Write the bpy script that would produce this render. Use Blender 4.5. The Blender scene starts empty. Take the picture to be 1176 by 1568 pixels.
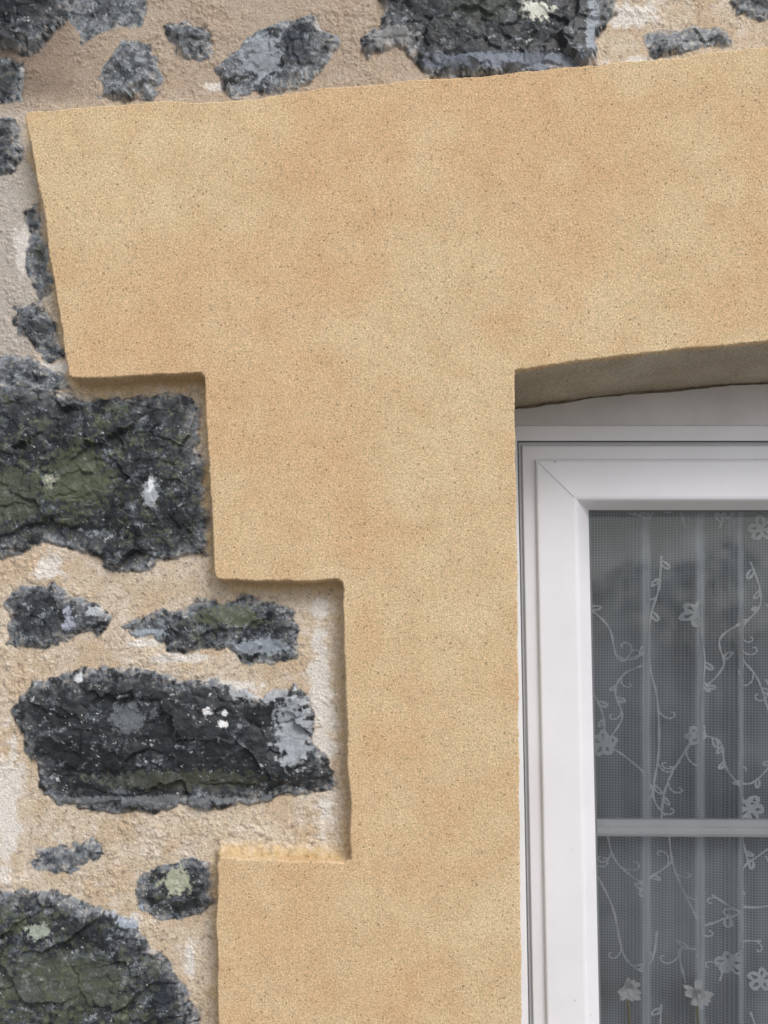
import bpy, math, random
import numpy as np
from mathutils import Vector
from mathutils.geometry import tessellate_polygon
random.seed(4)
S=0.00066; D=0.80; ZC=1.5
def P(px,py,d=0.0):
    k=S*(D+d)/D
    return ((px-588)*k, d, ZC-(py-1000)*k)
scn=bpy.context.scene
scn.view_settings.view_transform='Standard'
scn.view_settings.look='None'; scn.view_settings.exposure=0
col=scn.collection
# ---------------- noise ----------------
def perm(seed):
    r=np.random.RandomState(seed); return r.permutation(256).astype(np.int64)
def perlin(x,y,seed=0):
    p=perm(seed)
    xi=np.floor(x).astype(np.int64); yi=np.floor(y).astype(np.int64)
    xf=x-xi; yf=y-yi
    u=xf*xf*xf*(xf*(xf*6-15)+10); v=yf*yf*yf*(yf*(yf*6-15)+10)
    ct=np.cos(np.arange(256)*(2*math.pi/256)); stt=np.sin(np.arange(256)*(2*math.pi/256))
    def g(ix,iy,fx,fy):
        h=p[(p[ix&255]+iy)&255]
        return ct[h]*fx+stt[h]*fy
    a=g(xi,yi,xf,yf); b=g(xi+1,yi,xf-1,yf); c=g(xi,yi+1,xf,yf-1); d=g(xi+1,yi+1,xf-1,yf-1)
    return ((a*(1-u)+b*u)*(1-v)+(c*(1-u)+d*u)*v)*1.5
def fbm(x,y,scale,seed=0,octv=4,gain=0.55):
    t=0; a=1; s=0; x=x/scale; y=y/scale
    for i in range(octv):
        t=t+a*perlin(x,y,seed+i*7); s+=a; a*=gain; x=x*2.03+11.3; y=y*2.03+5.7
    return t/s
def cells(x,y,cw,seed):
    gx=np.floor(x/cw).astype(np.int64); gy=np.floor(y/cw).astype(np.int64)
    f1=np.full(x.shape,1e9); f2=f1.copy(); cid=np.zeros(x.shape,np.int64); DX=np.zeros(x.shape); DY=np.zeros(x.shape)
    for a in (-1,0,1):
        for b in (-1,0,1):
            cx=gx+a; cy_=gy+b
            h=((cx*73856093)^(cy_*19349663)^(seed*83492791))&0xffffff
            h=(h*1103515245+12345)&0x7fffffff
            jx=((h>>3)%1009)/1009.; jy=((h>>7)%1013)/1013.
            ex=x-(cx+jx)*cw; ey=y-(cy_+jy)*cw; d=ex*ex+ey*ey
            m=d<f1; f2=np.where(m,f1,np.minimum(f2,d)); f1=np.where(m,d,f1); cid=np.where(m,h,cid); DX=np.where(m,ex,DX); DY=np.where(m,ey,DY)
    return np.sqrt(f1),np.sqrt(f2),cid,DX,DY
def sst(a,b,x):
    t=np.clip((x-a)/(b-a),0,1); return t*t*(3-2*t)
def sdf(poly,x,y):
    d=np.full(x.shape,1e18); inside=np.zeros(x.shape,bool)
    n=len(poly)
    for i in range(n):
        ax,ay=poly[i]; bx,by=poly[(i+1)%n]
        ex,ey=bx-ax,by-ay; wx,wy=x-ax,y-ay
        t=np.clip((wx*ex+wy*ey)/(ex*ex+ey*ey+1e-9),0,1)
        d=np.minimum(d,(wx-ex*t)**2+(wy-ey*t)**2)
        c=((ay>y)!=(by>y))&(x<(bx-ax)*(y-ay)/((by-ay)+1e-12)+ax)
        inside^=c
    d=np.sqrt(d)
    return np.where(inside,-d,d)
# ---------------- node helpers ----------------
def mat(name):
    m=bpy.data.materials.new(name); m.use_nodes=True
    nt=m.node_tree; nt.nodes.clear()
    o=nt.nodes.new('ShaderNodeOutputMaterial'); b=nt.nodes.new('ShaderNodeBsdfPrincipled')
    nt.links.new(b.outputs[0],o.inputs[0])
    return m,nt,b,o
def N(nt,t,**k):
    n=nt.nodes.new(t)
    for a,v in k.items(): setattr(n,a,v)
    return n
def noise(nt,vec,scale,detail=3,rough=0.55):
    n=N(nt,'ShaderNodeTexNoise'); n.inputs['Scale'].default_value=scale
    n.inputs['Detail'].default_value=detail; n.inputs['Roughness'].default_value=rough
    nt.links.new(vec,n.inputs['Vector']); return n.outputs['Fac']
def maprange(nt,val,a,b,c=0.0,d=1.0):
    n=N(nt,'ShaderNodeMapRange'); nt.links.new(val,n.inputs[0])
    for i,v in enumerate((a,b,c,d)): n.inputs[i+1].default_value=v
    return n.outputs[0]
def mixc(nt,fac,a,b,blend='MIX'):
    n=N(nt,'ShaderNodeMix',data_type='RGBA',blend_type=blend)
    if isinstance(fac,(int,float)): n.inputs[0].default_value=fac
    else: nt.links.new(fac,n.inputs[0])
    for i,v in ((6,a),(7,b)):
        if isinstance(v,tuple): n.inputs[i].default_value=(*v,1)
        else: nt.links.new(v,n.inputs[i])
    return n.outputs[2]
def math_(nt,op,a,b=None):
    n=N(nt,'ShaderNodeMath',operation=op)
    for i,v in enumerate((a,b)):
        if v is None: continue
        if isinstance(v,(int,float)): n.inputs[i].default_value=v
        else: nt.links.new(v,n.inputs[i])
    return n.outputs[0]
def bump(nt,h,dist,strength=1.0,normal=None):
    n=N(nt,'ShaderNodeBump'); n.inputs['Distance'].default_value=dist
    if isinstance(strength,(int,float)): n.inputs['Strength'].default_value=strength
    else: nt.links.new(strength,n.inputs['Strength'])
    nt.links.new(h,n.inputs['Height'])
    if normal is not None: nt.links.new(normal,n.inputs['Normal'])
    return n.outputs[0]
def coords(nt): return N(nt,'ShaderNodeTexCoord').outputs['Object']
def grey(nt,f):
    comb=N(nt,'ShaderNodeCombineColor')
    for i in range(3): nt.links.new(f,comb.inputs[i])
    return comb.outputs[0]
# ---- sand render material
def render_mat(name,base_a,base_b,rough_b=1.0):
    m,nt,b,o=mat(name); v=coords(nt)
    c=mixc(nt,maprange(nt,noise(nt,v,4.2,3,.6),0.40,0.60),base_a,base_b)
    c=mixc(nt,maprange(nt,noise(nt,v,26,4,0.65),0.42,0.68,0.0,0.5),c,tuple(x*f for x,f in zip(base_b,(0.90,0.83,0.78))))
    c=mixc(nt,maprange(nt,noise(nt,v,10,3,0.6),0.50,0.68,0.0,0.6),c,tuple(x*f for x,f in zip(base_a,(1.07,1.09,1.12))))
    vg=N(nt,'ShaderNodeTexVoronoi'); vg.inputs['Scale'].default_value=950; nt.links.new(v,vg.inputs['Vector'])
    sg=N(nt,'ShaderNodeSeparateColor'); nt.links.new(vg.outputs['Color'],sg.inputs[0])
    grain=maprange(nt,sg.outputs[0],0,1,0.78,1.16)
    g=maprange(nt,noise(nt,v,560,2,0.8),0.3,0.7,0.76,1.24)
    c=mixc(nt,1.0,c,grey(nt,math_(nt,'MULTIPLY',grain,g)),'MULTIPLY')
    dens=maprange(nt,noise(nt,v,28,2),0.35,0.65,-.05,.05)
    pitsum=None
    vv=N(nt,'ShaderNodeVectorMath',operation='ADD'); nt.links.new(v,vv.inputs[0])
    wn=N(nt,'ShaderNodeTexNoise'); wn.inputs['Scale'].default_value=500; wn.inputs['Detail'].default_value=1; nt.links.new(v,wn.inputs['Vector'])
    sc_=N(nt,'ShaderNodeVectorMath',operation='SCALE'); sc_.inputs[3].default_value=.0024; nt.links.new(wn.outputs['Color'],sc_.inputs[0]); nt.links.new(sc_.outputs[0],vv.inputs[1])
    for sc,th,rad in ((220,.89,.32),(370,.83,.38)):
        vo=N(nt,'ShaderNodeTexVoronoi'); vo.inputs['Scale'].default_value=sc; nt.links.new(vv.outputs[0],vo.inputs['Vector'])
        sep=N(nt,'ShaderNodeSeparateColor'); nt.links.new(vo.outputs['Color'],sep.inputs[0])
        near=maprange(nt,vo.outputs['Distance'],rad*.5,rad,1,0)
        pit=math_(nt,'MULTIPLY',near,maprange(nt,math_(nt,'ADD',sep.outputs[0],dens),th,th+.05))
        pitsum=pit if pitsum is None else math_(nt,'MAXIMUM',pitsum,pit)
        wh=math_(nt,'MULTIPLY',near,maprange(nt,sep.outputs[1],0.94,0.96))
    c=mixc(nt,math_(nt,'MULTIPLY',pitsum,0.66),c,(0.19,0.115,0.06))
    c=mixc(nt,math_(nt,'MULTIPLY',wh,0.45),c,(0.85,0.78,0.62))
    nt.links.new(c,b.inputs['Base Color']); b.inputs['Roughness'].default_value=0.95
    b.inputs['Specular IOR Level'].default_value=0.2
    n1=bump(nt,noise(nt,v,12,3),0.004,0.7)
    n2=bump(nt,noise(nt,v,430,3,0.8),0.0015*rough_b,0.85,n1)
    nt.links.new(n2,b.inputs['Normal'])
    return m
M_render=render_mat('sandy_ochre_render',(0.725,0.562,0.345),(0.70,0.487,0.285))
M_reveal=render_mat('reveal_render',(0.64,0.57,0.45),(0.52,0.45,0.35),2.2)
# ---------------- surround ----------------
left_outer=[(338,2350),(337,2040),(541,2035),(540,1652),(334,1645),(332,1500),(331,1420),(332,1322),(337,1312),(437,1317),(530,1321),(536,1316),(536,1290),(532,1150),(527,1000),(525,905),(523,891),(517,888),(460,891),(400,890),(348,889),(334,886),(328,874),(325,800),(318,690),(313,590),(312,575),(307,570),(250,573),(180,577),(112,580),(106,575),(98,530),(85,450),(70,350),(58,285),(44,215),(38,180),(42,172)]
top=[(60,169),(130,163),(230,155),(335,154),(400,149),(500,134),(640,121),(760,113),(900,99),(1000,90),(1176,70),(1350,58),(1556,52)]
CX=1556
def mir(l): return [(2*CX-x,y) for x,y in reversed(l)]
def lint(dx): return 567-0.150*dx+0.150*dx*dx/(2*766)
lintel=[(CX-766+dx,lint(dx)) for dx in range(3,767,40)]
inner_left=[(790,567),(789,570),(790,700),(794,1000),(797,1300),(800,1568),(808,2350)]
outer=left_outer+top+mir(top)[1:]+mir(left_outer)
rt=mir(inner_left)
inner=rt+mir(lintel)+list(reversed([(x,y) for x,y in lintel]))[1:]+inner_left
def resample(pts,step):
    out=[]
    for (ax,ay),(bx,by) in zip(pts,pts[1:]):
        L=math.hypot(bx-ax,by-ay); n=max(1,int(round(L/step)))
        for i in range(n): out.append((ax+(bx-ax)*i/n,ay+(by-ay)*i/n))
    out.append(pts[-1]); return out
def wob(pts,amp,seed,fine=0):
    a=np.array(pts,float); x,y=a[:,0],a[:,1]
    dx=fbm(x,y,60,seed,2)*amp+fbm(x,y,6,seed+5,2)*fine; dy=fbm(x,y,60,seed+50,2)*amp+fbm(x,y,6,seed+55,2)*fine
    return [(x_+p,y_+q) for (x_,y_),p,q in zip(pts,dx,dy)]
o_s=wob(resample(outer,2.5),3.6,3,1.5); i_s=wob(resample(inner,2.5),2.0,9,1.5)
loop=o_s+i_s
isin=[False]*len(o_s)+[True]*len(i_s)
n=len(loop)
A=np.array(loop)
prv=np.roll(A,2,0); nxt=np.roll(A,-2,0)
t=(nxt-prv); t/=np.linalg.norm(t,axis=1)[:,None]+1e-9
n1_=np.roll(A,-1,0); area=0.5*np.sum(A[:,0]*n1_[:,1]-n1_[:,0]*A[:,1])
nr=np.stack([-t[:,1],t[:,0]],1)*(1 if area>0 else -1)
for _ in range(2): 
    nr=(np.roll(nr,1,0)+nr*2+np.roll(nr,-1,0)); nr/=np.linalg.norm(nr,axis=1)[:,None]
verts=[];faces=[];fm=[]
chip=1+1.1*np.clip(fbm(A[:,0],A[:,1],18,66,3),-.6,1)
rings=[(0,'back'),(0,0.006),(0.25,0.0024),(1.0,0.0009),(2.4,0.0001),(3.2,0.0)]
for off,dep in rings:
    for k in range(n):
        d=dep*chip[k] if dep!='back' else (0.165 if isin[k] else 0.05)
        x,y=A[k]+nr[k]*off
        X,_,Z=P(x,y); verts.append((X,d,Z))
for r in range(len(rings)-1):
    for k in range(n):
        a=r*n+k; b=r*n+(k+1)%n; c=(r+1)*n+(k+1)%n; e=(r+1)*n+k
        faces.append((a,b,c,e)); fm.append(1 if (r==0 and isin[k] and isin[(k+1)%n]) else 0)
base=(len(rings)-1)*n
tri=tessellate_polygon([[Vector((verts[base+k][0],verts[base+k][2],0)) for k in range(n)]])
for tr in tri: faces.append(tuple(base+i for i in tr)); fm.append(0)
me=bpy.data.meshes.new('render_surround'); me.from_pydata(verts,[],faces)
me.materials.append(M_render); me.materials.append(M_reveal)
me.polygons.foreach_set('material_index',fm)
import bmesh
bm=bmesh.new(); bm.from_mesh(me); bmesh.ops.recalc_face_normals(bm,faces=bm.faces); 
fr=[f for f in bm.faces if len(f.verts)==3]
if sum(f.normal.y for f in fr)>0: bmesh.ops.reverse_faces(bm,faces=bm.faces)
bm.to_mesh(me); bm.free()
me.polygons.foreach_set('use_smooth',[len(p.vertices)==4 for p in me.polygons])
sur=bpy.data.objects.new('rendered_window_surround',me); col.objects.link(sur)
# ---------------- stone wall ----------------
stones=[ # poly, green, grey, fleck, height, darkness
([(-120,575),(30,583),(110,608),(200,613),(275,603),(303,625),(305,700),(318,740),(322,845),(240,858),(215,880),(165,872),(150,850),(60,830),(0,855),(-120,862)],.55,.24,.2,1.0,.8),
([(8,925),(30,900),(80,893),(110,915),(150,930),(165,945),(155,968),(120,970),(60,992),(13,985)],.1,.45,.3,.7,.9),
([(186,960),(250,935),(330,918),(410,922),(445,940),(462,972),(450,1003),(380,1015),(350,990),(260,995),(210,975)],.45,.6,.35,.6,.9),
([(20,1080),(45,1045),(160,1028),(240,1035),(330,1045),(400,1062),(450,1050),(482,1090),(475,1135),(500,1168),(518,1195),(510,1212),(450,1218),(300,1237),(180,1242),(80,1228),(55,1190),(40,1140)],.12,.12,.5,1.0,.65),
([(50,1300),(90,1302),(140,1288),(155,1305),(130,1320),(80,1337),(50,1325)],.1,.95,.3,.3,1.5),
([(213,1350),(240,1325),(290,1316),(332,1333),(334,1385),(300,1402),(250,1412),(222,1395)],.5,.5,.5,.7,.8),
([(-120,1355),(60,1368),(150,1388),(195,1408),(220,1450),(265,1478),(280,1520),(300,1560),(300,1760),(-120,1760)],.7,.42,.3,1.0,.95),
([(-80,160),(15,185),(28,225),(15,260),(-80,285)],.1,.4,.2,.7,.7),
([(36,318),(58,312),(66,355),(58,362),(40,350)],.1,.2,.1,.5,.7),
([(40,365),(68,362),(80,440),(60,460),(42,430)],.6,.7,.2,.4,1.4),
([(18,472),(60,462),(85,500),(92,540),(70,545),(50,520),(22,510)],.1,.5,.3,.5,.9),
([(-120,555),(40,548),(95,575),(110,598),(60,592),(-120,584)],.1,.9,.5,.5,1.2),
([(-80,-60),(125,-60),(100,25),(50,78),(-80,76)],.1,.2,.2,.8,.6),
([(-60,85),(30,90),(34,150),(-60,160)],.3,.2,.1,.2,.7),
([(252,42),(285,28),(322,45),(320,78),(270,82)],.1,.6,.3,.5,.8),
([(150,112),(185,62),(220,57),(243,95),(236,146),(190,152),(155,148)],.1,.95,.3,.5,1.3),
([(335,134),(328,98),(358,76),(395,40),(430,33),(482,26),(514,50),(500,92),(482,120),(430,140),(355,142)],.15,.8,.4,.7,.95),
([(556,60),(586,38),(576,-60),(950,-60),(944,15),(912,60),(912,100),(800,112),(660,114),(634,80),(600,64),(566,86)],.2,.22,.3,1.0,.68),
([(988,50),(1050,44),(1114,41),(1116,68),(1060,74),(1000,82)],.2,.9,.7,.4,1.5),
([(1100,-60),(1230,-60),(1230,24),(1130,20)],.1,.4,.3,.7,.8),
([(100,10),(150,-30),(230,-20),(215,34),(130,55)],.0,.9,.1,.1,1.6),
]
xs=np.concatenate([np.arange(-1500,-70,16),np.arange(-70,1246,1.45),np.arange(1246,4700,16)])
ys=np.concatenate([np.arange(-900,-60,16),np.arange(-60,1630,1.45),np.arange(1630,3290,16)])
DW=0.020; KW=(D+DW)/D
GX,GY=np.meshgrid(xs,ys); shp=GX.shape
qx=588+(GX-588)*KW; qy=1000+(GY-1000)*KW
deep=sdf(outer,qx.ravel(),qy.ravel()).reshape(shp)
keep=deep>-30
kf=keep[:-1,:-1]|keep[1:,:-1]|keep[:-1,1:]|keep[1:,1:]
vm=np.zeros(shp,bool)
vm[:-1,:-1]|=kf; vm[1:,:-1]|=kf; vm[:-1,1:]|=kf; vm[1:,1:]|=kf
idx=np.full(shp,-1,np.int64); idx[vm]=np.arange(vm.sum())
x=GX[vm]; y=GY[vm]; sd=deep[vm]
wx=x+fbm(x,y,50,1,3)*16; wy=y+fbm(x,y,50,31,3)*16
ns=x.size
SD=np.full(ns,1e3); green=np.zeros(ns); greyp=np.zeros(ns); fleck=np.zeros(ns); hgt=np.zeros(ns); drk=np.ones(ns)
for poly,g,gr,fl,h,dk in stones:
    a=np.array(poly); bb=(wx>a[:,0].min()-60)&(wx<a[:,0].max()+60)&(wy>a[:,1].min()-60)&(wy<a[:,1].max()+60)
    ii=np.nonzero(bb)[0]
    if not len(ii): continue
    s=sdf(poly,wx[ii],wy[ii])-2.5; better=s<SD[ii]; jj=ii[better]
    SD[jj]=s[better]; green[jj]=g; greyp[jj]=gr; fleck[jj]=fl; hgt[jj]=h; drk[jj]=dk
oi=np.nonzero(~((x>-120)&(x<1235)&(y>-60)&(y<1700)))[0]
cw,ch=330,230
ox,oy=wx[oi],wy[oi]
row=np.floor(oy/ch); f1=np.full(oi.size,1e9); f2=f1.copy(); cid=np.zeros(oi.size,np.int64)
for dr in (-1,0,1):
    for dc in (-1,0,1):
        rr=(row+dr).astype(np.int64); cc=(np.floor(ox/cw+0.5*(rr%2))+dc).astype(np.int64)
        h=((rr*73856093)^(cc*19349663))&0xffff
        jx=((h*7919)%997)/997.; jy=((h*104729)%991)/991.
        cx=(cc+.5-0.5*(rr%2)+(jx-.5)*.6)*cw; cy=(rr+.5+(jy-.5)*.5)*ch
        dd=np.maximum(abs(ox-cx)/cw*1.0,abs(oy-cy)/ch)*230*.8+np.hypot((ox-cx)/cw,(oy-cy)/ch)*230*.3
        m1=dd<f1; f2=np.where(m1,f1,np.minimum(f2,dd)); f1=np.where(m1,dd,f1); cid=np.where(m1,h,cid)
so=28-(f2-f1)*.7
r1=((cid*31)%101)/101.
b=so<SD[oi]; jj=oi[b]
SD[jj]=so[b]; green[jj]=(r1*.6)[b]; greyp[jj]=(.25+.5*(((cid*17)%53)/53.))[b]; fleck[jj]=.3; hgt[jj]=1.; drk[jj]=(.7+.4*r1)[b]
fx=x+fbm(x,y,26,111,2)*10; fy=y+fbm(x,y,26,131,2)*10
_,_,c1,dx1,dy1=cells(fx*.7,fy*1.1,62,3)
a1,b1,c2,dx2,dy2=cells(fx*.8+fy*.25,fy*1.2,23,5)
h1=((c1>>5)%257)/257.; h1b=((c1>>9)%263)/263.; h2=((c2>>5)%257)/257.; h2b=((c2>>9)%263)/263.; h2c=((c2>>2)%241)/241.
facet=(dx1*(h1-.5)+dy1*(h1b-.5))*S*.42
facet2=(dx2*(h2-.5)+dy2*(h2b-.5))*S*.5
SDn=SD+fbm(x,y,15,61,2)*3.5+fbm(x,y,5,62,2)*1.8+(h2-.5)*5
st=sst(1.6,-1.6,SDn)
inn=np.clip(-SDn,0,None)
big=fbm(x,y,120,71,3); med=fbm(x,y,32,72,3); fin=fbm(x,y,9,73,3)
Hm=0.0025*big+0.0022*med+0.0014*fin+0.0010*fbm(x,y,4,77,2)
Hs=hgt*(0.0020+0.0040*(1-np.exp(-inn/10)))+(facet+facet2*.55)*sst(0,14,inn)+0.0014*med+0.0004*fin+.00025*fbm(x,y,4,78,2)
H=Hm*(1-st)+Hs*st-0.0012*np.exp(-(SDn/3.5)**2)
sdn=sd+fbm(x,y,26,81,3)*13+3
strip=sst(24,10,sdn)*(y>150)+sst(9,2,sdn)*(y<=150)
strip=np.clip(strip,0,1)
H=H*(1-strip)+(Hm*.8+0.0025)*strip+0.002*sst(6,-6,sd)
H=np.minimum(H,0.0165)
nBed=fbm(x,y,24,82,3)
bed=sst(1294+nBed*16,1312+nBed*8,y)*sst(328,338,x)*(x<560)*(y<1345)
H=np.maximum(H,bed*(0.0125+.003*fin+.0025*med+.0015*fbm(x,y,5,83,2)))
# ---- albedo (linear)
def C(r,g,b_): 
    f=lambda c:((c/255+0.055)/1.055)**2.4
    return np.array([f(r),f(g),f(b_)])
def mix(a,b_,f): return a*(1-f[:,None])+b_*f[:,None]
nA=fbm(x,y,70,91,4); nB=fbm(x,y,22,92,4); nC=fbm(x,y,8,93,3,.6); nD=fbm(x,y,3.6,94,2); nE=fbm(x,y,34,95,5,.7); nF=fbm(x,y,13,96,4,.7)
mort=np.tile(C(214,198,177),(ns,1))
mort=mix(mort,C(205,181,153),sst(-.1,.35,nA)*.75)
mort=mix(mort,C(226,216,204),sst(.0,.4,nE)*.6)
mort=mix(mort,C(156,138,119),sst(.08,.42,nF)*.55)
mort=mix(mort,C(194,172,141),sst(.05,.3,fbm(x,y,55,144,4,.6))*.45)
mort=mix(mort,C(120,108,98),sst(.30,.42,fbm(x,y,6,145,2)+nF*.3)*.5)
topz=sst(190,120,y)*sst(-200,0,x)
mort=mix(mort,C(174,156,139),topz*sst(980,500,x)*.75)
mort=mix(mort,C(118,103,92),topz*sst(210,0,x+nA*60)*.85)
mort=mix(mort,C(185,178,171),sst(110,20,x)*sst(140,200,y)*sst(580,540,y)*.8)
whites=[(490,1050,22,120),(497,1240,20,36),(75,868,34,22),(220,985,36,9),(270,1008,70,9),(5,1240,24,110),(500,1150,16,60),(330,1050,70,10),(15,1190,20,60),(340,128,30,8),(30,380,18,50),(290,1480,10,40),(60,1400,60,10),(960,20,50,22),(490,935,14,25),(130,930,30,7),(205,1420,10,24),(1000,90,60,9),(180,1036,50,6),(60,560,60,9)]
wf=np.zeros(ns)
for a,b_,c,d_ in whites:
    wf=np.maximum(wf,np.exp(-(((x-a)/c)**2+((y-b_)/d_)**2)))
wm=sst(.30,.75,wf+nE*.8+nF*.5)*sst(.02,.3,wf)
mort=mix(mort,C(234,229,223),wm*.8)
_r=(0.82+.36*h2c)[:,None]
stone=np.tile(C(56,60,64),(ns,1))*drk[:,None]*_r
stone=mix(stone,C(27,30,34),sst(-.05,.25,nB+(h1-.5)*.3)*.8)
G=fbm(x+y*.3,y*1.3,30,151,6,.78)
gmask=sst(.16-.36*greyp,.30-.36*greyp,G+(h2-.5)*.16)
stone=mix(stone,C(92,98,104),gmask*.8)
G2=fbm(x,y,17,161,5,.8)
stone=mix(stone,C(148,154,160),sst(.26-.24*greyp,.36-.24*greyp,G2+G*.5)*gmask*.85)
stone=mix(stone,C(36,39,45),sst(.10,.22,fbm(x,y,10,171,4,.75))*.75)
olv=sst(.30-.36*green,.40-.36*green,nA*.45+fbm(x,y,22,97,5,.85)*.95)*np.clip(green*1.4,0,.75)*sst(4,18,inn)*(green>.12)
olv_c=mix(np.tile(C(78,84,68),(ns,1)),C(118,122,98),sst(0,.3,nF)*.7)
stone=stone*(1-olv[:,None])+olv_c*olv[:,None]
rim=np.exp(-(inn/15)**1.5)*sst(-.18,.1,nF*.7+nE*.7)
stone=mix(stone,mix(np.tile(C(142,148,155),(ns,1)),C(190,184,176),sst(0,.3,nC)),rim*.75)
fl=sst(.38-.16*fleck,.44-.16*fleck,fbm(x,y,12,98,5,.85)*.85+nE*.35)
stone=mix(stone,C(205,208,206),fl*.85)
for a,b_,c,d_,cc,q_ in [(78,738,12,14,C(200,200,186),.9),(232,755,12,28,C(170,176,182),.9),(232,742,5,12,C(225,228,232),1),(320,1090,8,7,C(230,230,230),1),(342,1108,8,6,C(230,230,230),1),(345,1092,6,5,C(225,225,225),1),(120,735,60,55,C(88,95,72),.65),(20,760,60,50,C(84,90,72),.6),(60,1425,20,14,C(170,178,165),.8),(195,1100,26,28,C(104,109,113),.8),(450,1120,32,60,C(158,164,170),.9),(400,1060,60,14,C(176,180,184),.8),(120,1040,8,8,C(215,218,222),1),(270,1350,26,20,C(178,180,158),.8),(822,15,26,14,C(225,225,212),.95),(780,94,160,14,C(112,120,134),.9),(600,55,40,18,C(150,150,150),.7),(450,70,22,30,C(46,52,62),.8),(470,45,20,8,C(30,33,40),.8),(400,85,34,40,C(160,168,176),.8),(105,950,10,20,C(165,170,185),.9),(145,935,14,8,C(190,195,200),.8),(280,1194,150,16,C(74,77,64),.7),(740,10,60,26,C(62,70,60),.6),(200,1405,30,20,C(165,175,190),.8),(350,945,60,18,C(96,102,80),.7),(400,990,50,14,C(150,158,168),.8),(230,970,30,8,C(160,168,178),.8),(255,1515,22,30,C(50,56,64),.7),(100,1500,120,50,C(88,93,78),.55),(220,1225,200,8,C(118,122,126),.7),(905,50,10,50,C(150,158,168),.9)]:
    f=np.exp(-(((x-a)/c)**2+((y-b_)/d_)**2))
    stone=mix(stone,cc,sst(.38,.56,f+nF*.7+nC*.4)*sst(.03,.25,f)*q_)
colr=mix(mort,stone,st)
sm=sst(.12,.3,fbm(x,y,28,181,5,.7))*sst(16,2,inn)*st
colr=mix(colr,C(205,196,186),sm*.6)
oc=mix(np.tile(C(208,182,142),(ns,1)),C(214,198,175),sst(-.1,.3,nB)*.6)
near_cover=strip*(0.92-.3*sst(.1,.4,nF))
near_cover=np.where((x>480)&(x<560)&(y>900)&(y<1290),near_cover*.75,near_cover)
colr=mix(colr,oc,near_cover)
colr=mix(colr,mix(np.tile(C(198,170,122),(ns,1)),C(208,188,152),sst(-.1,.3,nF)),bed*.85)
colr*= (1+.18*nD+.16*nC)[:,None]
colr=mix(colr,C(78,70,62),sst(3.,0,np.abs(SDn))*.3*sst(-.2,.3,nB+.1))
colr=np.clip(colr,0.008,.85)
k=S*KW
V=np.stack([(x-588)*k,DW+0.004-H,ZC-(y-1000)*k],1)
me=bpy.data.meshes.new('stone_wall')
me.vertices.add(ns); me.vertices.foreach_set('co',V.astype(np.float32).ravel())
fi=np.nonzero(kf)
q=np.stack([idx[fi[0],fi[1]],idx[fi[0]+1,fi[1]],idx[fi[0]+1,fi[1]+1],idx[fi[0],fi[1]+1]],1)
nf=len(q)
me.loops.add(nf*4); me.loops.foreach_set('vertex_index',q.ravel().astype(np.int32))
me.polygons.add(nf); me.polygons.foreach_set('loop_start',(np.arange(nf)*4).astype(np.int32))
try: me.polygons.foreach_set('loop_total',np.full(nf,4,np.int32))
except Exception: pass
me.polygons.foreach_set('use_smooth',np.ones(nf,bool))
me.update(calc_edges=True)
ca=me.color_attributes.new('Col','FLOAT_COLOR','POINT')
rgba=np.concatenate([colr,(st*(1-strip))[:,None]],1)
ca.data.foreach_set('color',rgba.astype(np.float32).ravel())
m,nt,b,o=mat('rubble_stone_and_lime_mortar'); v=coords(nt)
at=N(nt,'ShaderNodeAttribute',attribute_name='Col')
gm_=maprange(nt,noise(nt,v,700,3,.8),.3,.7,.74,1.26)
c=mixc(nt,1.0,at.outputs['Color'],grey(nt,gm_),'MULTIPLY')
nt.links.new(c,b.inputs['Base Color'])
nt.links.new(maprange(nt,at.outputs['Alpha'],0,1,.95,.5),b.inputs['Roughness'])
b.inputs['Specular IOR Level'].default_value=.32
n1_=bump(nt,noise(nt,v,420,3,.75),0.0017,maprange(nt,at.outputs['Alpha'],0,1,.85,.3)); n2_=bump(nt,noise(nt,v,130,3,.6),0.002,maprange(nt,at.outputs['Alpha'],0,1,.5,.12),n1_)
nt.links.new(n2_,b.inputs['Normal'])
me.materials.append(m)
wall=bpy.data.objects.new('stone_wall',me); col.objects.link(wall)
# ---------------- window ----------------
def simple(name,colr,rough=.5,nscale=20,var=.08,bumpd=0,bs=200):
    m,nt,b,o=mat(name); v=coords(nt)
    c=mixc(nt,maprange(nt,noise(nt,v,nscale,4),.35,.65),colr,tuple(x*(1-var) for x in colr))
    nt.links.new(c,b.inputs['Base Color']); b.inputs['Roughness'].default_value=rough
    if bumpd: nt.links.new(bump(nt,noise(nt,v,bs,4),bumpd,.6),b.inputs['Normal'])
    return m
M_pvc=simple('white_upvc',(.84,.84,.88),.38,9,.06,.0004,30)
nt=M_pvc.node_tree; b=[x for x in nt.nodes if x.type=='BSDF_PRINCIPLED'][0]
old=b.inputs['Base Color'].links[0].from_socket; v=coords(nt)
vo=N(nt,'ShaderNodeTexVoronoi'); vo.inputs['Scale'].default_value=45; nt.links.new(v,vo.inputs['Vector'])
sp=N(nt,'ShaderNodeSeparateColor'); nt.links.new(vo.outputs['Color'],sp.inputs[0])
f=math_(nt,'MULTIPLY',maprange(nt,vo.outputs['Distance'],.03,.07,1,0),maprange(nt,sp.outputs[0],.8,.82))
streak=maprange(nt,noise(nt,v,60,5,.8),.55,.75,0,.10)
c_=mixc(nt,streak,old,(.45,.42,.38))
nt.links.new(mixc(nt,math_(nt,'MULTIPLY',f,.7),c_,(.25,.22,.2)),b.inputs['Base Color'])
M_seal=simple('grey_gasket',(.16,.16,.17),.6)
M_bead=simple('bar_white',(.88,.88,.90),.3)
win=bpy.data.objects.new('window',None); col.objects.link(win)
XC=(CX-588)*S; ZB=0.625
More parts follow.
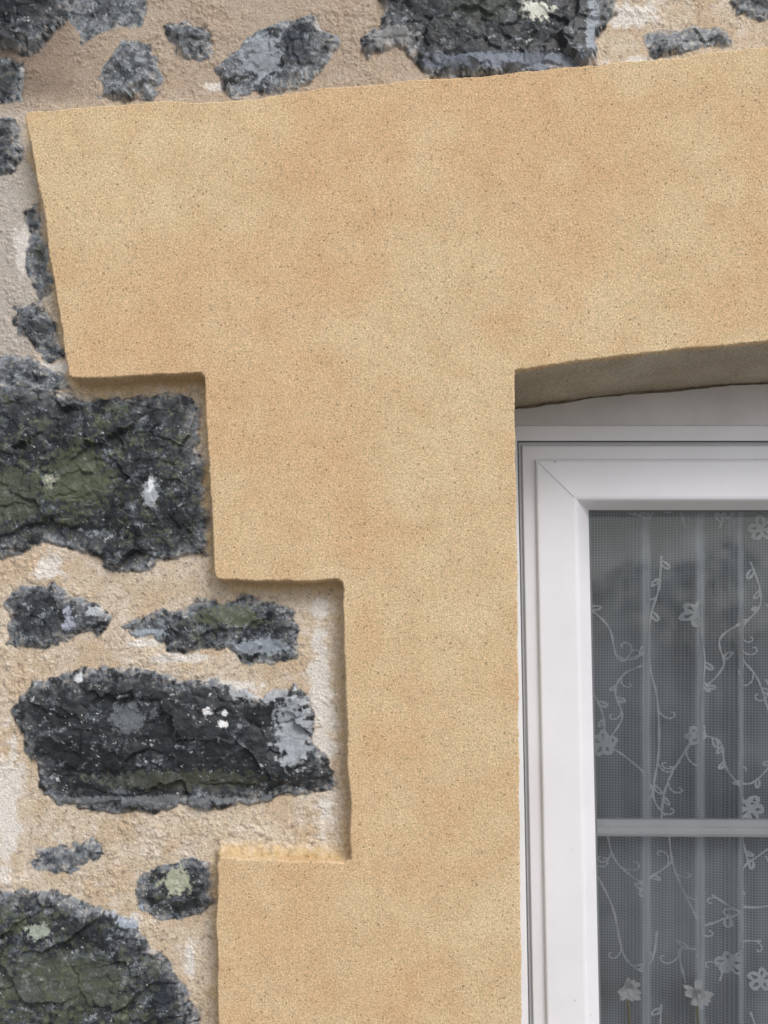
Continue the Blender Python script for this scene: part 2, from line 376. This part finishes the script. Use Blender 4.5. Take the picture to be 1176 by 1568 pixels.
def addmesh(name,verts,faces,mats,parent=None,mi=None,smooth=False):
    me=bpy.data.meshes.new(name); me.from_pydata(verts,[],faces)
    for m_ in mats: me.materials.append(m_)
    if mi: me.polygons.foreach_set('material_index',mi)
    if smooth: me.polygons.foreach_set('use_smooth',[True]*len(me.polygons))
    ob=bpy.data.objects.new(name,me); col.objects.link(ob)
    if parent: ob.parent=parent
    return ob
ringsW=[(762,640,.150,0),(762,651,.128,0),(763,652,.124,0),(792,675,.124,1),(794,677,.131,1),(797.5,681,.131,0),(798.5,682,.127,0),(800,684,.1255,0),(819,703,.1235,0),(820,704,.120,0),(821.5,706,.1185,0),(824,708,.118,0),(878,760,.1165,0),(882,764,.117,0),(885,767,.119,0),(900,780,.136,0),(901,781,.137,1),(904,784,.139,1),(904,784,.142,1)]
def ringv(lx,ty,d):
    X,_,Z=P(lx,ty,d); X0,_,Z0=P(762,640,d)
    zb=ZB+(X-X0)*1.0
    sk=.019
    L=lambda z:X+(Z0-z)*sk
    R=lambda z:2*XC-X+(Z0-z)*sk
    return [(X,d,Z),(R(Z)-(Z0-Z)*sk,d,Z),(R(zb),d,zb),(L(zb),d,zb)]
vs=[];fs=[];mi=[]
for lx,ty,d,m_ in ringsW: vs+=ringv(lx,ty,d)
for r in range(len(ringsW)-1):
    for k in range(4):
        fs.append((r*4+k,r*4+(k+1)%4,(r+1)*4+(k+1)%4,(r+1)*4+k)[::-1]); mi.append(ringsW[r+1][3] if ringsW[r+1][3] and ringsW[r][3] else 0)
fr=addmesh('window_frame',vs,fs,[M_pvc,M_seal],win,mi)
bv=fr.modifiers.new('b','BEVEL'); bv.width=.0006; bv.segments=2; bv.limit_method='ANGLE'; bv.angle_limit=.3
a=P(824,708,.118); c_=P(879,761,.1164)
dxm,dzm=c_[0]-a[0],c_[2]-a[2]; L=math.hypot(dxm,dzm); px_,pz_=-dzm/L*.0003,dxm/L*.0003
addmesh('mitre_joint',[(a[0]+px_,a[1]-.0003,a[2]+pz_),(a[0]-px_,a[1]-.0003,a[2]-pz_),(c_[0]-px_,c_[1]-.0003,c_[2]-pz_),(c_[0]+px_,c_[1]-.0003,c_[2]+pz_)],[(0,1,2,3)],[simple('joint_line',(.42,.42,.44),.6)],win)
m,nt,b,o=mat('window_glass'); nt.nodes.remove(b)
tr=N(nt,'ShaderNodeBsdfTransparent'); tr.inputs[0].default_value=(.97,.98,.98,1)
gl=N(nt,'ShaderNodeBsdfGlossy'); gl.inputs['Roughness'].default_value=.05
fz=N(nt,'ShaderNodeFresnel'); fz.inputs[0].default_value=1.5
mx=N(nt,'ShaderNodeMixShader'); nt.links.new(fz.outputs[0],mx.inputs[0]); nt.links.new(tr.outputs[0],mx.inputs[1]); nt.links.new(gl.outputs[0],mx.inputs[2]); nt.links.new(mx.outputs[0],o.inputs[0])
M_glass=m
for nm,d in (('glass_pane_outer',.1405),('glass_pane_inner',.158)):
    c4=ringv(900,780,d); addmesh(nm,c4,[(3,2,1,0)],[M_glass],win)
def bar(name,y0,y1,d0,d1):
    a=P(906,y0,d0); z1=a[2]; z0=P(906,y1,d0)[2]; h=z1-z0
    xl=a[0]-.01; xr=2*XC-xl
    prof=[(d1,z1),(d0+.002,z1),(d0,z1-h*.18),(d0,z1-h*.38),(d0+.0015,z1-h*.46),(d0+.0015,z1-h*.54),(d0,z1-h*.62),(d0,z1-h*.82),(d0+.002,z0),(d1,z0)]
    vs=[(xl,p[0],p[1]) for p in prof]+[(xr,p[0],p[1]-.004) for p in prof]
    n=len(prof); fs=[(i,(i+1)%n,n+(i+1)%n,n+i) for i in range(n)]
    return addmesh(name,vs,fs,[M_bead],win)
bar('glazing_bar',1255,1281,.144,.155)
M_pl=simple('white_filler',(.78,.77,.79),.7,14,.14,.001,60)
XL=(763-588)*S*1.16
vs=[];NT=240
jag=fbm(np.arange(NT+1)*3.2,np.zeros(NT+1),60,5,5,.65)
for i in range(NT+1):
    X=XL+i*(2*(XC-XL))/NT; dx=max(0,588+X/S-790); dx=min(dx,2*766)
    zt=ZC-(lint(dx)-1000)*S - .0030 - .0045*jag[i]
    vs.append((X,.1275+.0008*jag[i],zt))
for i in range(NT+1): vs.append((vs[i][0],.1285,P(762,655,.1285)[2]))
n_=NT+1; fs=[(i,n_+i,n_+i+1,i+1) for i in range(n_-1)]
addmesh('head_filler_strip',vs,fs,[M_pl],win)
bk=[(v_[0],.1295,v_[2]+.02) for v_ in vs[:n_]]+[(v_[0],.1295,v_[2]-.01) for v_ in vs[:n_]]
addmesh('dark_gap_backing',bk,[(i,n_+i,n_+i+1,i+1) for i in range(n_-1)],[simple('gap_shade_brown',(.36,.30,.23),.9,60,.5)],win)  # strip coloured dark brown to stand in for shade in the crack above the filler
M_conc=simple('painted_sill',(.5,.45,.36),.8,12,.2,.002,120)
def box(name,x0,x1,y0,y1,z0,z1,mt,parent=None,bev=.006):
    v_=[(a,b_,c_) for a in (x0,x1) for b_ in (y0,y1) for c_ in (z0,z1)]
    ob=addmesh(name,v_,[(0,1,3,2),(4,6,7,5),(0,4,5,1),(2,3,7,6),(0,2,6,4),(1,5,7,3)],[mt],parent)
    if bev:
        b=ob.modifiers.new('b','BEVEL'); b.width=bev; b.segments=3
    return ob
box('window_sill',.06,2*XC-.06,-.05,.16,.53,.6249,M_conc)
# lace curtain
def cy(X): 
    w_=X*95+.8*math.sin(X*31)+.5*math.sin(X*57)
    return .205+.010*math.sin(w_)+.004*math.sin(2*w_+.7)+.006*math.sin(X*23+1)
m,nt,b,o=mat('net_lace'); nt.nodes.remove(b); v=coords(nt)
sx=N(nt,'ShaderNodeSeparateXYZ'); nt.links.new(v,sx.inputs[0])
pit=2*math.pi/.0050
u1=math_(nt,'MULTIPLY',math_(nt,'ADD',sx.outputs[0],sx.outputs[2]),pit*.72); u2=math_(nt,'MULTIPLY',math_(nt,'SUBTRACT',sx.outputs[0],sx.outputs[2]),pit*.72)
dots=math_(nt,'MULTIPLY',math_(nt,'SINE',u1),math_(nt,'SINE',u2))
fac=maprange(nt,dots,-.3,.6,.78,.50)
lw=N(nt,'ShaderNodeLayerWeight'); lw.inputs[0].default_value=.5
fac=math_(nt,'ADD',fac,maprange(nt,lw.outputs['Facing'],0.05,.6,-.16,.40))
fac=math_(nt,'ADD',fac,maprange(nt,noise(nt,v,7,3),.35,.65,-.14,.14))
fac=math_(nt,'MINIMUM',fac,1.0)
df=N(nt,'ShaderNodeBsdfDiffuse'); df.inputs[0].default_value=(.86,.90,.95,1)
tl=N(nt,'ShaderNodeBsdfTranslucent'); tl.inputs[0].default_value=(.8,.82,.85,1)
m0=N(nt,'ShaderNodeMixShader'); m0.inputs[0].default_value=.12; nt.links.new(df.outputs[0],m0.inputs[1]); nt.links.new(tl.outputs[0],m0.inputs[2])
tr=N(nt,'ShaderNodeBsdfTransparent'); m1=N(nt,'ShaderNodeMixShader')
nt.links.new(fac,m1.inputs[0]); nt.links.new(tr.outputs[0],m1.inputs[1]); nt.links.new(m0.outputs[0],m1.inputs[2]); nt.links.new(m1.outputs[0],o.inputs[0])
nx=700; X0=.10; X1=1.2
vs=[];fs=[]
for i in range(nx+1):
    X=X0+(X1-X0)*i/nx
    vs+=[(X,cy(X),.6),(X,cy(X)*1.0,1.86)]
for i in range(nx): fs.append((2*i,2*i+2,2*i+3,2*i+1))
cur=addmesh('lace_curtain',vs,fs,[m],None,None,True)
M_thr=simple('embroidery_thread',(.92,.93,.95),.8)
rv=[];rf=[]
def smooth(pts,sub=8):
    p=[pts[0]]+pts+[pts[-1]]; out=[]
    for i in range(1,len(p)-2):
        for s_ in range(sub):
            t=s_/sub; q=[]
            for k_ in (0,1):
                a,b_,c_,d_=p[i-1][k_],p[i][k_],p[i+1][k_],p[i+2][k_]
                q.append(.5*(2*b_+(c_-a)*t+(2*a-5*b_+4*c_-d_)*t*t+(3*b_-a-3*c_+d_)*t**3))
            out.append(tuple(q))
    out.append(p[-1]); return out
OFF=[0,0]
def ribbon(pts,w=1.4):
    base=len(rv); k_=S*(D+.205)/D; n=len(pts)
    for i,(x_,y_) in enumerate(pts):
        a=pts[max(0,i-1)]; c_=pts[min(n-1,i+1)]; tx,ty=c_[0]-a[0],c_[1]-a[1]; L=math.hypot(tx,ty)+1e-6
        ww=w*(1+.35*math.sin(i*1.7+base))
        for s_ in (-1,1):
            xx=x_-ty/L*ww*s_+OFF[0]; yy=y_+tx/L*ww*s_+OFF[1]
            X=(xx-588)*k_; rv.append((X,cy(X)-.0015,ZC-(yy-1000)*k_))
    for i in range(n-1): rf.append((base+2*i,base+2*i+1,base+2*i+3,base+2*i+2))
def flower(x_,y_,r):
    a0=random.random()*6
    for k_ in range(5):
        a=a0+k_*2*math.pi/5+random.uniform(-.15,.15); pts=[]; R=r*random.uniform(.85,1.1)
        for t in range(13):
            u=t/12*math.pi*2; rr=R*.30
            lx=R*.62-rr*1.5*math.cos(u); ly=rr*math.sin(u)
            pts.append((x_+lx*math.cos(a)-ly*math.sin(a),y_+lx*math.sin(a)+ly*math.cos(a)))
        ribbon(pts,r*.15)
    ribbon([(x_-r*.15,y_),(x_+r*.15,y_)],r*.16)
def leaf(x_,y_,a,L):
    pts=[]
    for t in range(11):
        u=t/10*math.pi*2; lx=L*.5-L*.5*math.cos(u); ly=L*.2*math.sin(u)
        pts.append((x_+lx*math.cos(a)-ly*math.sin(a),y_+lx*math.sin(a)+ly*math.cos(a)))
    ribbon(pts,1.6)
def curl(x_,y_,a,L,sg):
    pts=[];cx,cyy=x_,y_; ang=a
    for t in range(22):
        pts.append((cx,cyy)); st_=L/10*(1-t/30); cx+=math.cos(ang)*st_; cyy+=math.sin(ang)*st_; ang+=sg*(.07+.018*t)
    ribbon(pts,1.1)
stems=[[(1015,850),(1012,900),(1000,950),(998,1010),(1010,1070),(1012,1150),(1005,1220),(1020,1250)],
[(1055,945),(1080,1000),(1075,1060),(1060,1110),(1040,1160),(1020,1210),(1015,1255)],
[(1150,860),(1165,920),(1140,960),(1135,1000),(1160,1040),(1180,1100)],
[(900,925),(935,960),(950,1010),(985,1000),(1000,1010)],
[(1000,1010),(960,1030),(945,1060),(955,1100),(930,1140)],
[(1075,1060),(1105,1020),(1100,980),(1128,950)],
[(930,1140),(960,1160),(990,1190),(1005,1210)],[(900,1040),(925,1090),(930,1140)],
[(1190,1160),(1150,1200),(1120,1190)],[(1065,1125),(1100,1135),(1110,1180),(1150,1240)],
[(1025,1260),(1030,1320),(1050,1380),(1075,1440),(1040,1450),(1045,1500)],
[(1190,1290),(1140,1330),(1120,1390),(1080,1420)],
[(900,1310),(940,1390),(960,1470),(1000,1480),(1010,1430)],[(1190,1385),(1130,1390),(1090,1370)],
[(930,1260),(945,1320),(990,1350),(1030,1320)],[(1120,1190),(1140,1290),(1150,1330)],[(1100,1500),(1120,1450),(1165,1440)]]
flw=[(1058,940,19),(1065,1125,17),(928,1140,19),(1150,1240,19),(1165,810,17),(1110,1470,15),(985,1355,13)]
for rep in range(5):
    for ry in range(-1,2):
        OFF=[rep*272,ry*690]; 
        for st_ in stems:
            p=smooth(st_); ribbon(p,1.4)
            for i in range(2,len(p)-2,4):
                a=math.atan2(p[i+1][1]-p[i][1],p[i+1][0]-p[i][0])
                sg=random.choice((-1,1)); r_=random.random()
                if r_<.5: leaf(p[i][0],p[i][1],a+sg*.8,random.uniform(9,17))
                elif r_<.78: curl(p[i][0],p[i][1],a+sg*.5,random.uniform(16,36),sg)
        for f_ in flw: flower(*f_)
addmesh('embroidered_vines',rv,rf,[M_thr],cur)
# white flowers on the inner sill, between glass and curtain
M_pet=simple('white_petal',(.95,.95,.96),.6,60,.04); M_stem=simple('flower_stem',(.45,.38,.22),.8)
rs=np.random.RandomState(8)
for px,py in ((962,1512),(1068,1520)):
    X,_,Z=P(px,py,.172); vv=[];ff=[];mi=[]
    for i in range(30):
        th=rs.uniform(0,2*math.pi); tilt=rs.uniform(.15,1.0)
        dirp=np.array([math.cos(th)*tilt,-(1-tilt)*.5,math.sin(th)*tilt*.95]); dirp/=np.linalg.norm(dirp)
        side=np.cross(dirp,[0,1,0]); side/=np.linalg.norm(side)+1e-9; b0=len(vv); r=rs.uniform(.009,.022)*(.5+.5*tilt)
        for t_,wd in ((0.05,.15),(.45,.42),(.8,.36),(1.0,.08)):
            for s_ in (-1,0,1):
                p=np.array([X,.172,Z])+dirp*r*t_+side*s_*wd*.008+np.array([0,-.0015*abs(s_)-.002*t_,0])+np.array([0,rs.uniform(-.0004,.0004),0])
                vv.append(tuple(p))
        for a_ in range(3):
            for b_ in range(2):
                q0=b0+a_*3+b_; ff.append((q0,q0+1,q0+4,q0+3)); mi.append(0)
    b0=len(vv)
    for zz in (Z,Z-.06,Z-.15,ZB+.0):
        for k_ in range(6):
            a=k_*math.pi/3; vv.append((X+.0016*math.cos(a)+(Z-zz)*.06,.176+.0016*math.sin(a),zz))
    for r in range(3):
        for k_ in range(6): ff.append((b0+r*6+k_,b0+r*6+(k_+1)%6,b0+(r+1)*6+(k_+1)%6,b0+(r+1)*6+k_)); mi.append(1)
    addmesh('white_flower',vv,ff,[M_pet,M_stem],None,mi,True)
M_room=simple('room_plaster',(.45,.47,.50),.9)
x0,x1,y0,y1,z0,z1=-.4,1.9,.17,2.2,0.02,2.5
addmesh('room_interior',[(x0,y0,z0),(x1,y0,z0),(x1,y1,z0),(x0,y1,z0),(x0,y0,z1),(x1,y0,z1),(x1,y1,z1),(x0,y1,z1)],
 [(0,1,2,3),(4,7,6,5),(3,2,6,7),(0,3,7,4),(1,5,6,2)],[M_room])
# ---------------- ground, hedge ----------------
M_gr=simple('ground_gravel',(.36,.34,.31),.9,30,.4,.01,60)
addmesh('ground',[(-100,-100,0),(100,-100,0),(100,100,0),(-100,100,0)],[(0,1,2,3)],[M_gr])
M_leaf=simple('hedge_leaf',(.11,.14,.08),.55,3,.5)
rs=np.random.RandomState(2); hv=[];hf=[]
for i in range(20000):
    X=rs.uniform(-4,9); Y=-7.2-rs.rand()*.8; Z=rs.rand()**.85*(2.5+.18*math.sin(X*2.1)+.12*math.sin(X*5.3))
    a=rs.randn(3); a/=np.linalg.norm(a); b_=np.cross(a,rs.randn(3)); b_/=np.linalg.norm(b_); s_=rs.uniform(.03,.07)
    c0=np.array([X,Y,Z]); k0=len(hv)
    hv+= [tuple(c0+a*s_),tuple(c0+b_*s_*.5),tuple(c0-a*s_),tuple(c0-b_*s_*.5)]; hf.append((k0,k0+1,k0+2,k0+3))
addmesh('hedge',hv,hf,[M_leaf])
# ---------------- light ----------------
w=bpy.data.worlds.new('World'); scn.world=w; w.use_nodes=True; nt=w.node_tree
bg=nt.nodes['Background']; sky=nt.nodes.new('ShaderNodeTexSky'); sky.sky_type='NISHITA'; sky.sun_disc=False
el=math.radians(46); rot=math.radians(148)
sky.sun_elevation=el; sky.sun_rotation=rot; sky.dust_density=3; sky.air_density=1
hs=nt.nodes.new('ShaderNodeHueSaturation'); hs.inputs['Saturation'].default_value=.45
nt.links.new(sky.outputs[0],hs.inputs['Color']); nt.links.new(hs.outputs[0],bg.inputs[0]); bg.inputs[1].default_value=.15
sl=bpy.data.lights.new('sun','SUN'); sl.energy=1.5; sl.angle=math.radians(24); sl.color=(1,.98,.95)
so_=bpy.data.objects.new('sun',sl); col.objects.link(so_)
dirv=Vector((math.sin(rot)*math.cos(el),math.cos(rot)*math.cos(el),math.sin(el)))
so_.rotation_euler=(-dirv).to_track_quat('-Z','Y').to_euler()
# ---------------- camera ----------------
cd=bpy.data.cameras.new('camera'); cam=bpy.data.objects.new('camera',cd); col.objects.link(cam)
cam.location=(0,-D,ZC); cam.rotation_euler=(math.radians(90),0,0)
cd.sensor_fit='VERTICAL'; cd.sensor_height=24; cd.lens=24*D/(1568*S); cd.shift_y=(1000-784)/1568
cd.clip_start=.02; cd.clip_end=400
scn.camera=cam
